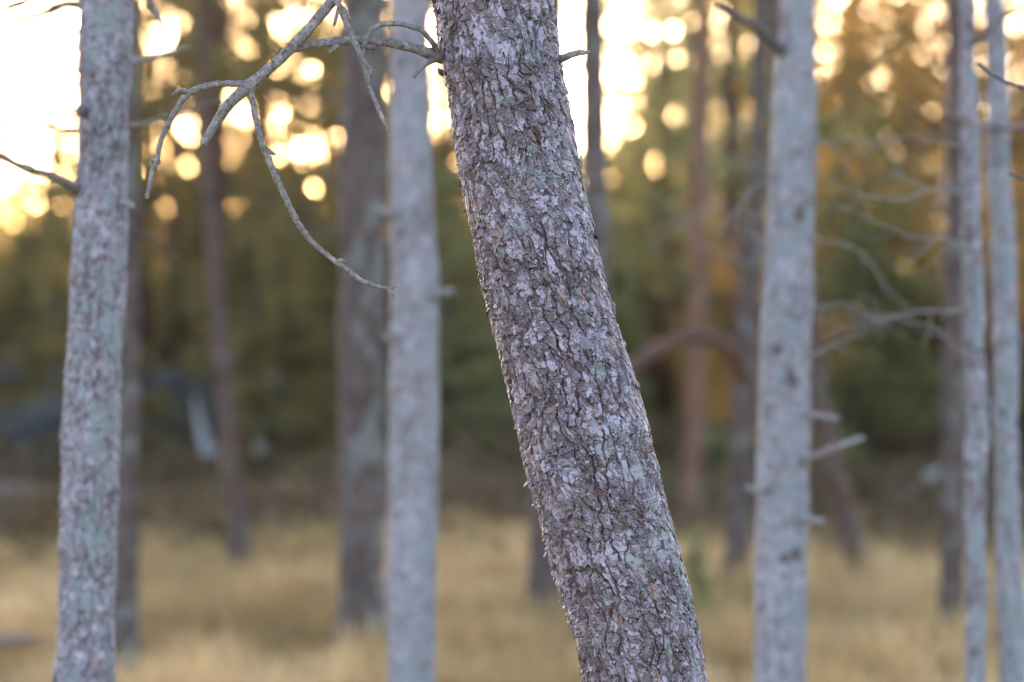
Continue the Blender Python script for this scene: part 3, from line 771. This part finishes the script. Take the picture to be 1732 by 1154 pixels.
# bare dead limbs: kinked, tapering, forked; x, y where each leaves its trunk in the photograph
def bare_limb(tree, x, y, d, side, length, wd, seed, mat=M_twigpale, droop=0.5):
    r = random.Random(seed)
    a = r.uniform(-0.5, 0.35); pts = [(x, y, wd * 1.5, d)]
    n_ = 7; away = r.uniform(-0.35, 0.15)
    for k in range(1, n_ + 1):
        a += r.uniform(-0.5, 0.42) + droop * 0.09
        st = length / n_ * r.uniform(0.7, 1.3)
        q = pts[-1]
        pts.append((q[0] + side * math.cos(a) * st, q[1] + math.sin(a) * st, wd * (1 - 0.72 * k / n_), q[3] + away * length / n_ / 90))
    b = branch("dead_branch", pts, mat, tree, None, 7, 0.2, seed, 0.012, 30)
    for k in range(r.randint(3, 5)):
        i_ = r.randint(1, n_ - 1); q = pts[i_]; t_ = pts[i_ + 1]
        b0 = math.atan2(t_[1] - q[1], t_[0] - q[0]) + r.choice((-1, 1)) * r.uniform(0.45, 1.1)
        L_ = length * r.uniform(0.15, 0.38); tw = [q[:2] + (q[2] * 0.6, q[3])]
        for m_ in range(3):
            b0 += r.uniform(-0.4, 0.4); o_ = tw[-1]
            tw.append((o_[0] + math.cos(b0) * L_ / 3, o_[1] + math.sin(b0) * L_ / 3, q[2] * (0.5 - 0.12 * m_), o_[3] + r.uniform(-.04, .04)))
        branch("twig", tw, mat, b, None, 6, 0.2, seed + 50 + k, 0.012, 30)
    return b
sd_ = 500
for tree_, x, y, d, side, L_, wd in [(ta, 1640, 250, 7.1, -1, 230, 3.7), (ta, 1642, 330, 7.1, -1, 260, 4.3), (ta, 1645, 430, 7.1, -1, 280, 4.3), (ta, 1648, 520, 7.1, -1, 270, 4.3), (ta, 1650, 610, 7.1, -1, 220, 3.7),
                                     (tr, 1372, 240, 7.35, 1, 200, 3.7), (tr, 1370, 400, 7.35, 1, 220, 3.7), (tr, 1366, 520, 7.35, 1, 200, 3.7), (tr, 1364, 600, 7.35, 1, 180, 3.7), (tr, 1308, 300, 7.35, -1, 150, 3.7), (tr, 1300, 420, 7.35, -1, 150, 3.7),
                                     (tc, 1278, 290, 13.1, -1, 190, 5.0), (tc, 1274, 370, 13.1, -1, 200, 5.0), (tc, 1270, 450, 13.1, -1, 180, 5.0), (tc, 1280, 220, 13.1, -1, 170, 4.3), (tb, 1700, 560, 7.5, 1, 120, 3.7), (tb, 1690, 400, 7.5, -1, 120, 3.1)]:
    sd_ += 1
    bare_limb(tree_, x, y, d, side, L_, wd, sd_)
for x, y, side, L_, wd in [(202, 380, 1, 120, 3.1), (140, 120, -1, 150, 4), (138, 175, -1, 130, 4), (140, 60, -1, 120, 4)]:
    sd_ += 1
    bare_limb(tl, x, y, 5.7, side, L_, wd, sd_, M_twigdark)
for x, y, side, L_, wd in [(612, 420, -1, 170, 5.6), (615, 300, -1, 190, 5.6), (645, 180, -1, 160, 5.0)]:
    sd_ += 1
    bare_limb(tk, x, y, 11.1, side, L_, wd, sd_, M_twigdark)

# pale stem shapes added in place of bright gaps deep in the wood
def gap_stem(label, d, rows, seed):
    P = np.array([np.append(px(x, y, d), wd / FPX * d / 2) for x, y, wd in rows])
    bx = P[-1]
    root = empty("gap_stand_in", (bx[0], bx[1], float(ground_z(bx[0], bx[1]))))
    tag(root, label, "tree")
    Q = catmull(P, 60)
    V, F = tube_np(Q[:, :3], Q[:, 3], 14, 0.1, seed, 8)
    obj("trunk", mesh_np("trunk", V - np.array(root.location), F), M_gapstem, root)
    V, F = tube_np(np.array([Q[22, :3], Q[22, :3] + [0.12, -0.05, 0.10], Q[22, :3] + [0.30, -0.10, 0.32]]), np.array([0.03, 0.025, 0.012]), 8, 0.1, seed, 8)
    obj("limb", mesh_np("limb", V - np.array(root.location), F), M_gapstem, root)
    return root
gap_stem("pale stem shape added for a bright gap, leaning right deep in the wood, left of the thick brown trunk", 21.0, [(470, 590, 4), (459, 650, 14), (446, 730, 22), (434, 830, 24), (430, 960, 26)], 1)
gap_stem("pale stem shape added for a bright gap, leaning left deep in the wood, behind the reddish leaning trunk", 21.5, [(330, 670, 4), (342, 730, 14), (354, 790, 22), (368, 850, 22), (382, 950, 24)], 2)

# ------------------------------------------------------------------ the wood behind the clearing
def conifer(seed, H, Rm, n, size, first=0.05, power=0.75, whorls=14, aspect=0.35):
    """an evergreen: tapered trunk with limbs, and needle sprays along the limbs"""
    r = np.random.default_rng(seed)
    limbs = []
    for k in range(whorls):
        h = H * (first + (0.97 - first) * (k / (whorls - 1)) ** 0.9) + r.normal(0, 0.06)
        L = Rm * max(0.12, (1 - h / H)) ** power
        for q in range(r.integers(4, 7)):
            a = r.uniform(0, 2 * math.pi); l = L * r.uniform(0.5, 1.12)
            p0 = np.array([0, 0, h]); p2 = np.array([math.cos(a) * l, math.sin(a) * l, h + l * r.uniform(-0.25, 0.30)])
            p1 = (p0 + p2) / 2 + np.array([0, 0, l * r.uniform(-0.02, 0.16)])
            limbs.append((p0, p1, p2, l))
    parts = [tube_np(np.array([[0, 0, -0.15], [0.03, 0, H * 0.4], [0, 0.04, H * 0.8], [0, 0, H]]), np.array([0.02 * H ** 0.75 + 0.02, 0.016 * H ** .75 + .012, 0.03, 0.006]), 8)]
    for p0, p1, p2, l in limbs[::2]:
        parts.append(tube_np(np.array([p0, p1, p2]), np.array([0.012 + 0.006 * l, 0.01, 0.004]), 5, 0, 0, 1, False))
    V, F = join_np(parts)
    tr_ = mesh_np("trunk", V, F)
    lw = np.array([l[3] for l in limbs]) ** 1.5; lw /= lw.sum()
    k = r.choice(len(limbs), n, p=lw)
    t_ = (0.12 + 0.9 * np.sqrt(r.uniform(0, 1, n)))[:, None]
    P0 = np.array([l[0] for l in limbs])[k]; P1 = np.array([l[1] for l in limbs])[k]; P2 = np.array([l[2] for l in limbs])[k]
    C = (1 - t_) ** 2 * P0 + 2 * t_ * (1 - t_) * P1 + t_ ** 2 * P2 + r.normal(size=(n, 3)) * np.array([0.11, 0.11, 0.07]) * (0.4 + 0.5 * Rm)
    V, F = cards_np(C, np.full(n, size), r, aspect)
    tint = np.repeat(np.clip(0.6 * r.uniform(0, 1, len(limbs))[k] + 0.4 * r.uniform(0, 1, n), 0, 1), 4)
    return tr_, mesh_np("crown", V, F, {"tint": tint}, False), H

def broadleaf(seed, H, Rm, n, size):
    r = np.random.default_rng(seed)
    limbs = []
    for k in range(26):
        h = H * r.uniform(0.22, 0.8); a = r.uniform(0, 2 * math.pi); l = Rm * r.uniform(0.5, 1.1) * (1 - 0.4 * abs(h / H - 0.5))
        p0 = np.array([0, 0, h]); p2 = np.array([math.cos(a) * l, math.sin(a) * l, h + l * r.uniform(0.05, 0.6)])
        limbs.append((p0, (p0 + p2) / 2 + np.array([0, 0, 0.1 * l]), p2, l))
    parts = [tube_np(np.array([[0, 0, -0.15], [0.05, 0, H * 0.4], [0, 0.08, H * 0.75], [0, 0, H * 0.97]]), np.array([0.085, 0.06, 0.035, 0.008]), 8)]
    for p0, p1, p2, l in limbs: parts.append(tube_np(np.array([p0, p1, p2]), np.array([0.025, 0.014, 0.004]), 5, 0, 0, 1, False))
    V, F = join_np(parts); tr_ = mesh_np("trunk", V, F)
    k = r.integers(0, len(limbs), n); t_ = (0.25 + 0.85 * np.sqrt(r.uniform(0, 1, n)))[:, None]
    P0 = np.array([l[0] for l in limbs])[k]; P1 = np.array([l[1] for l in limbs])[k]; P2 = np.array([l[2] for l in limbs])[k]
    C = (1 - t_) ** 2 * P0 + 2 * t_ * (1 - t_) * P1 + t_ ** 2 * P2 + r.normal(size=(n, 3)) * 0.20
    V, F = cards_np(C, np.full(n, size), r, 0.6)
    tint = np.repeat(np.clip(0.5 * r.uniform(0, 1, len(limbs))[k] + 0.5 * r.uniform(0, 1, n), 0, 1), 4)
    return tr_, mesh_np("crown", V, F, {"tint": tint}, False)

def where(x, y):
    """where in the wood a tree stands, told by the trunks in front of it"""
    p_ = 866 + x / y * FPX
    for lim_, t_ in ((-40, "beyond the left edge"), (110, "left of the slim speckled trunk"), (370, "between the slim speckled and reddish leaning trunks"), (580, "between the reddish leaning and thick brown trunks"), (800, "behind the thick brown and pale trunks"),
                     (1070, "behind the leaning pine"), (1320, "between the leaning pine and pale knotted trunk"), (1620, "between the pale knotted and two thin trunks"), (1770, "behind the two thin trunks at right")):
        if p_ < lim_: return t_
    return "beyond the right edge"

def wood_tree(name, meshes, tmat, cmat, label, group, x, y, s, rz):
    root = empty(name, (x, y, float(ground_z(x, y))))
    root.rotation_euler = (0, 0, rz); root.scale = (s, s, s)
    tag(root, label, "tree", group)
    a = obj("trunk", meshes[0], tmat, root); b = obj("crown", meshes[1], None, root)
    b.data.materials.clear() if False else None
    if not b.data.materials: b.data.materials.append(cmat)
    return root

CON = [conifer(200 + i, 4.2 + 0.5 * i, 1.35 + 0.1 * i, 3800, 0.20) for i in range(4)]           # olive
GRN = [conifer(220 + i, 4.6 + 0.5 * i, 1.4 + 0.1 * i, 3800, 0.20) for i in range(3)]            # greener
TALL = [conifer(240 + i, 10.5 + i, 2.0, 3700, 0.18, 0.20, 0.45, 22, 0.42) for i in range(3)]           # tall pines, crowns high up
TALLG = [(a_, b_.copy(), c_) for a_, b_, c_ in TALL]
AMB = [broadleaf(260 + i, 6.0 + 0.6 * i, 1.8, 1900, 0.12) for i in range(3)]

rng = np.random.default_rng(77)
placed = []
def spot(ylo, yhi, gap, xr=0.25, extra=3.0, tries=400, xlo=None, xhi=None):
    for _ in range(tries):
        y = rng.uniform(ylo, yhi)
        x = rng.uniform(-1, 1) * (xr * y + extra) if xlo is None else rng.uniform(xlo, xhi) * y
        if all((x - a) ** 2 + (y - b) ** 2 > gap ** 2 for a, b in placed):
            placed.append((x, y)); return x, y
    return None
G1 = "dim evergreens of the wood behind the clearing"
n = 0
for k in range(64):
    q = spot(20.5, 40, 1.5)
    if q is None: continue
    u = q[0] / q[1]
    green = rng.random() < (0.9 if -0.03 < u < 0.12 else 0.6 if u > 0 else 0.15)
    lim = np.interp(u, [-0.2, -0.04, 0.03, 0.09, 0.14, 0.25], [0.050, 0.052, 0.066, 0.074, 0.092, 0.100])      # how high the dense growth stands, seen from the clearing
    H = (GRN[n % 3] if green else CON[n % 4])[2]
    s = min(1.25, (CAM_H + lim * q[1] * rng.uniform(0.60, 1.25)) / H)
    if green:
        wood_tree("conifer_tree", GRN[n % 3], M_brownbark, M_green, "blurred mid green bushy evergreen, " + where(*q), G1, *q, s, rng.uniform(0, 6.28))
    else:
        wood_tree("conifer_tree", CON[n % 4], M_brownbark, M_needle, "blurred dark olive bushy evergreen, " + where(*q), G1, *q, s, rng.uniform(0, 6.28))
    n += 1
k = 0
for lo_, hi_, cnt in ((-0.17, -0.045, 13), (-0.045, 0.0, 2), (0.0, 0.03, 1), (0.03, 0.10, 5), (0.10, 0.25, 6), (-0.205, -0.178, 1), (-0.30, -0.215, 3), (0.25, 0.32, 3)):
    for _ in range(cnt):
        q = spot(23, 47, 1.3, xlo=lo_, xhi=hi_)
        k += 1
        if q is None: continue
        wood_tree("tall_pine_tree", (TALLG if lo_ in (0.0, 0.03) else TALL)[k % 3], M_redbark, M_green if lo_ in (0.0, 0.03) else M_needle, "blurred tall pine against the sky, " + where(*q), "tall pines of the wood behind the clearing", *q, rng.uniform(0.8, 1.1), rng.uniform(0, 6.28))
for k in range(7):
    q = spot(19.5, 30, 1.6, xlo=0.13, xhi=0.26)
    if q is None: continue
    wood_tree("autumn_tree", AMB[k % 3], M_brownbark, M_amber, "blurred broadleaf tree with amber leaves, " + where(*q), "amber leaved trees of the wood behind the clearing", *q, rng.uniform(0.75, 1.1), rng.uniform(0, 6.28))

for k in range(5):
    q = spot(19.0, 23, 1.0, xlo=0.09, xhi=0.24)
    if q is None: continue
    wood_tree("autumn_sapling", AMB[k % 3], M_brownbark, M_amber, "blurred low golden sapling, " + where(*q), "golden saplings of the wood behind the clearing", *q, rng.uniform(0.32, 0.45), rng.uniform(0, 6.28))

# blue green bushes low at the left
BUSH = [crown_mesh(300 + i, 750, 0.75, 1.2, 0.13, 0.35, 30, "foliage") for i in range(2)]
for k, (x, y, d, lab) in enumerate([(55, 770, 21.5, "blue green bush low at the left edge of the wood, beyond the slim speckled trunk"), (290, 770, 22.5, "blue green bush low between the slim speckled trunk and the reddish leaning trunk")]):
    p = px(x, y, d); g_ = float(ground_z(p[0], d))
    root = empty("juniper_bush", (p[0], d, g_)); tag(root, lab, "bush")
    b = obj("foliage", BUSH[k], M_blue, root, (0, 0, 0.62)); root.scale = (0.85, 0.85, 0.85)
    V, F = join_np([tube_np(np.array([[0, 0, -0.1], [0.1 * math.cos(a_), 0.1 * math.sin(a_), 0.4], [0.4 * math.cos(a_), 0.4 * math.sin(a_), 0.9]]), np.array([0.03, 0.02, 0.006]), 6) for a_ in (0.3, 2.2, 4.4)])
    obj("stem", mesh_np("stem", V, F), M_brownbark, root)
sap = conifer(330, 1.15, 0.34, 900, 0.09, 0.08, 0.7, 9)
p = px(1180, 980, 11.6)
wood_tree("pine_sapling", sap, M_brownbark, M_green, "small green pine sapling in the grass just right of the leaning trunk", None, p[0], 11.6, 0.48, 0.4)

# far wood beyond: one mass
rng = np.random.default_rng(5)
n = 60000
x = rng.uniform(-30, 30, n); y = rng.uniform(48, 62, n)
top = CAM_H - 0.3 + np.interp(x / y, [-0.2, -0.04, 0.03, 0.09, 0.14, 0.25], [0.046, 0.050, 0.064, 0.074, 0.092, 0.098]) * y + 0.7 * vnoise(x * 0.35, y * 0.15, 0, 5) + 0.7 * vnoise(x * 1.1, y * 0.2, 0, 6)
z = rng.uniform(0, 1, n) * top * rng.uniform(0.7, 1.25, n)
V, F = cards_np(np.stack([x, y, z + 0.3], -1), np.full(n, 0.42), rng, 0.55)
o = obj("distant_woods", mesh_np("distant_woods", V, F, {"tint": np.repeat(np.clip(0.5 + 0.4 * vnoise(x * 0.6, z * 0.8, 0, 9) + rng.normal(0, 0.15, n), 0, 1), 4)}, False), M_needle)
tag(o, "dark mass of far woodland closing the view behind the clearing", "woodland", None, "stuff")

# ------------------------------------------------------------------ undergrowth, grass, fallen wood
n = 26000
y = rng.uniform(14.5, 26, n); x = rng.uniform(-1, 1, n) * (0.26 * y + 2.5)
dens = vnoise(x * 0.7, y * 0.7, 0, 31) * 0.6 + smooth(15.5, 18.0, y) * 1.1 - 0.30 + rng.normal(0, 0.2, n)
keep = dens > 0.25; x, y = x[keep], y[keep]; n = len(x)
hh = (0.22 + 0.25 * (vnoise(x * 0.9, y * 0.9, 0, 32) * 0.5 + 0.5)) * rng.uniform(0, 1, n)
V, F = cards_np(np.stack([x, y, ground_z(x, y) + hh + 0.03], -1), np.full(n, 0.16), rng, 0.35)
o = obj("undergrowth", mesh_np("undergrowth", V, F, {"tint": np.repeat(np.clip(0.45 + 0.4 * vnoise(x * 1.2, y * 0.8, 0, 33) + rng.normal(0, 0.15, n), 0, 1), 4)}, False), M_bracken)
tag(o, "brown dead bracken and low scrub along the foot of the wood", "undergrowth", None, "stuff")

n = 150000
y = 8.5 + 9.8 * rng.uniform(0, 1, n) ** 1.1; x = rng.uniform(-1, 1, n) * (0.25 * y + 1.2)
tuft = vnoise(x * 3.1, y * 3.1, 0, 41) * 0.5 + vnoise(x * 0.9, y * 0.9, 0, 42) * 0.5
keep = tuft + rng.normal(0, 0.25, n) > -0.08; x, y, tuft = x[keep], y[keep], tuft[keep]; n = len(x)
L = (0.10 + 0.26 * np.clip(tuft + 0.25, 0, 1)) * rng.uniform(0.5, 1.4, n)
ang = rng.uniform(0, 2 * math.pi, n); bend = rng.uniform(0.15, 0.9, n)
dx = np.cos(ang); dy = np.sin(ang); wx = -dy * 0.0032; wy = dx * 0.0032
z0 = ground_z(x, y) - 0.01
def ring(f, wd):
    cx_ = x + dx * L * bend * f * f; cy_ = y + dy * L * bend * f * f; cz = z0 + L * f * (1 - 0.35 * bend * f)
    return np.stack([np.stack([cx_ - wx * wd, cy_ - wy * wd, cz], -1), np.stack([cx_ + wx * wd, cy_ + wy * wd, cz], -1)], 1)
tip = ring(1.0, 0)[:, :1]
V = np.concatenate([ring(0, 1), ring(0.55, 0.8), tip], 1).reshape(-1, 3)
k = np.arange(n)[:, None] * 5
greenish = smooth(0.1, 0.5, vnoise(x * 0.6 + 9, y * 0.5, 0, 43))
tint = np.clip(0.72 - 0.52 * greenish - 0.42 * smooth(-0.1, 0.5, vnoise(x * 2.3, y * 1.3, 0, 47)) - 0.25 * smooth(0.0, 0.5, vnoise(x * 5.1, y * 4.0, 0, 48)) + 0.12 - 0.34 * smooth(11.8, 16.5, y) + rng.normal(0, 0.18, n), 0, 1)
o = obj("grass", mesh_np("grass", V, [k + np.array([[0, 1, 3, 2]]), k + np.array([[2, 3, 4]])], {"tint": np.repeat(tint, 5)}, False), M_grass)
tag(o, "dry straw coloured grass covering the clearing", "grass", None, "stuff")

def fallen(name, label, rows, mat, seed, cat="log"):
    """rows (x, distance, height above the ground, radius) along a piece of fallen wood, x in photograph pixels"""
    P = []
    for xp, d, hz, r_ in rows:
        X = (xp - 866) / FPX * d
        P.append((X, d, float(ground_z(X, d)) + hz, r_))
    P = np.array(P)
    Q = catmull(P, 40)
    V, F = tube_np(Q[:, :3], Q[:, 3], 12, 0.14, seed, 14)
    mid = Q[20, :3].copy(); mid[2] = float(ground_z(mid[0], mid[1]))
    o = obj(name, mesh_np(name, V - mid, F), mat, None, mid)
    tag(o, label, cat)
    return o
fallen("fallen_log", "thin pinkish brown log lying in the grass at the bottom left corner", [(-60, 10.6, 0.20, 0.035), (0, 10.7, 0.18, 0.035), (60, 10.9, 0.15, 0.033), (150, 11.2, 0.08, 0.026)], M_log, 1)
fallen("fallen_log", "brown log lying along the foot of the wood at the left edge", [(-60, 19.6, 0.22, 0.06), (20, 19.7, 0.20, 0.06), (90, 19.9, 0.16, 0.055), (170, 20.2, 0.10, 0.04)], M_log, 2)
fallen("fallen_log", "pale grey fallen branch among the brush right of the leaning reddish trunk", [(1470, 19.0, 0.10, 0.05), (1530, 19.2, 0.22, 0.055), (1580, 19.4, 0.32, 0.05), (1640, 19.8, 0.46, 0.035)], M_logpale, 3)
fallen("fallen_log", "brown fallen log behind the two thin trunks near the right edge", [(1520, 18.4, 0.06, 0.06), (1590, 18.5, 0.10, 0.065), (1680, 18.7, 0.14, 0.065), (1760, 18.9, 0.16, 0.06)], M_log, 4)
fallen("fallen_log", "low dark log on the ground between the reddish leaning and thick brown trunks", [(440, 19.4, 0.10, 0.07), (500, 19.3, 0.12, 0.08), (560, 19.4, 0.11, 0.07)], M_twigdark, 5)

# ------------------------------------------------------------------ haze in the wood
V = np.array([[x_, y_, z_] for x_ in (-702, 702) for y_ in (-702, 1402) for z_ in (-1.3, 15.0)], float)
F = np.array([[0, 1, 3, 2], [4, 6, 7, 5], [0, 4, 5, 1], [2, 3, 7, 6], [0, 2, 6, 4], [1, 5, 7, 3]])
m, t, out = new_mat("evening_haze")
pv = N(t, "ShaderNodeVolumePrincipled")
pv.inputs["Color"].default_value = (0.97, 0.95, 0.93, 1)
pv.inputs["Density"].default_value = 0.00022
pv.inputs["Anisotropy"].default_value = 0.3
t.links.new(pv.outputs[0], out.inputs[1])
o = obj("haze", mesh_np("haze", V, F, None, False), m)
tag(o, "thin evening haze filling the wood", "haze", None, "stuff")
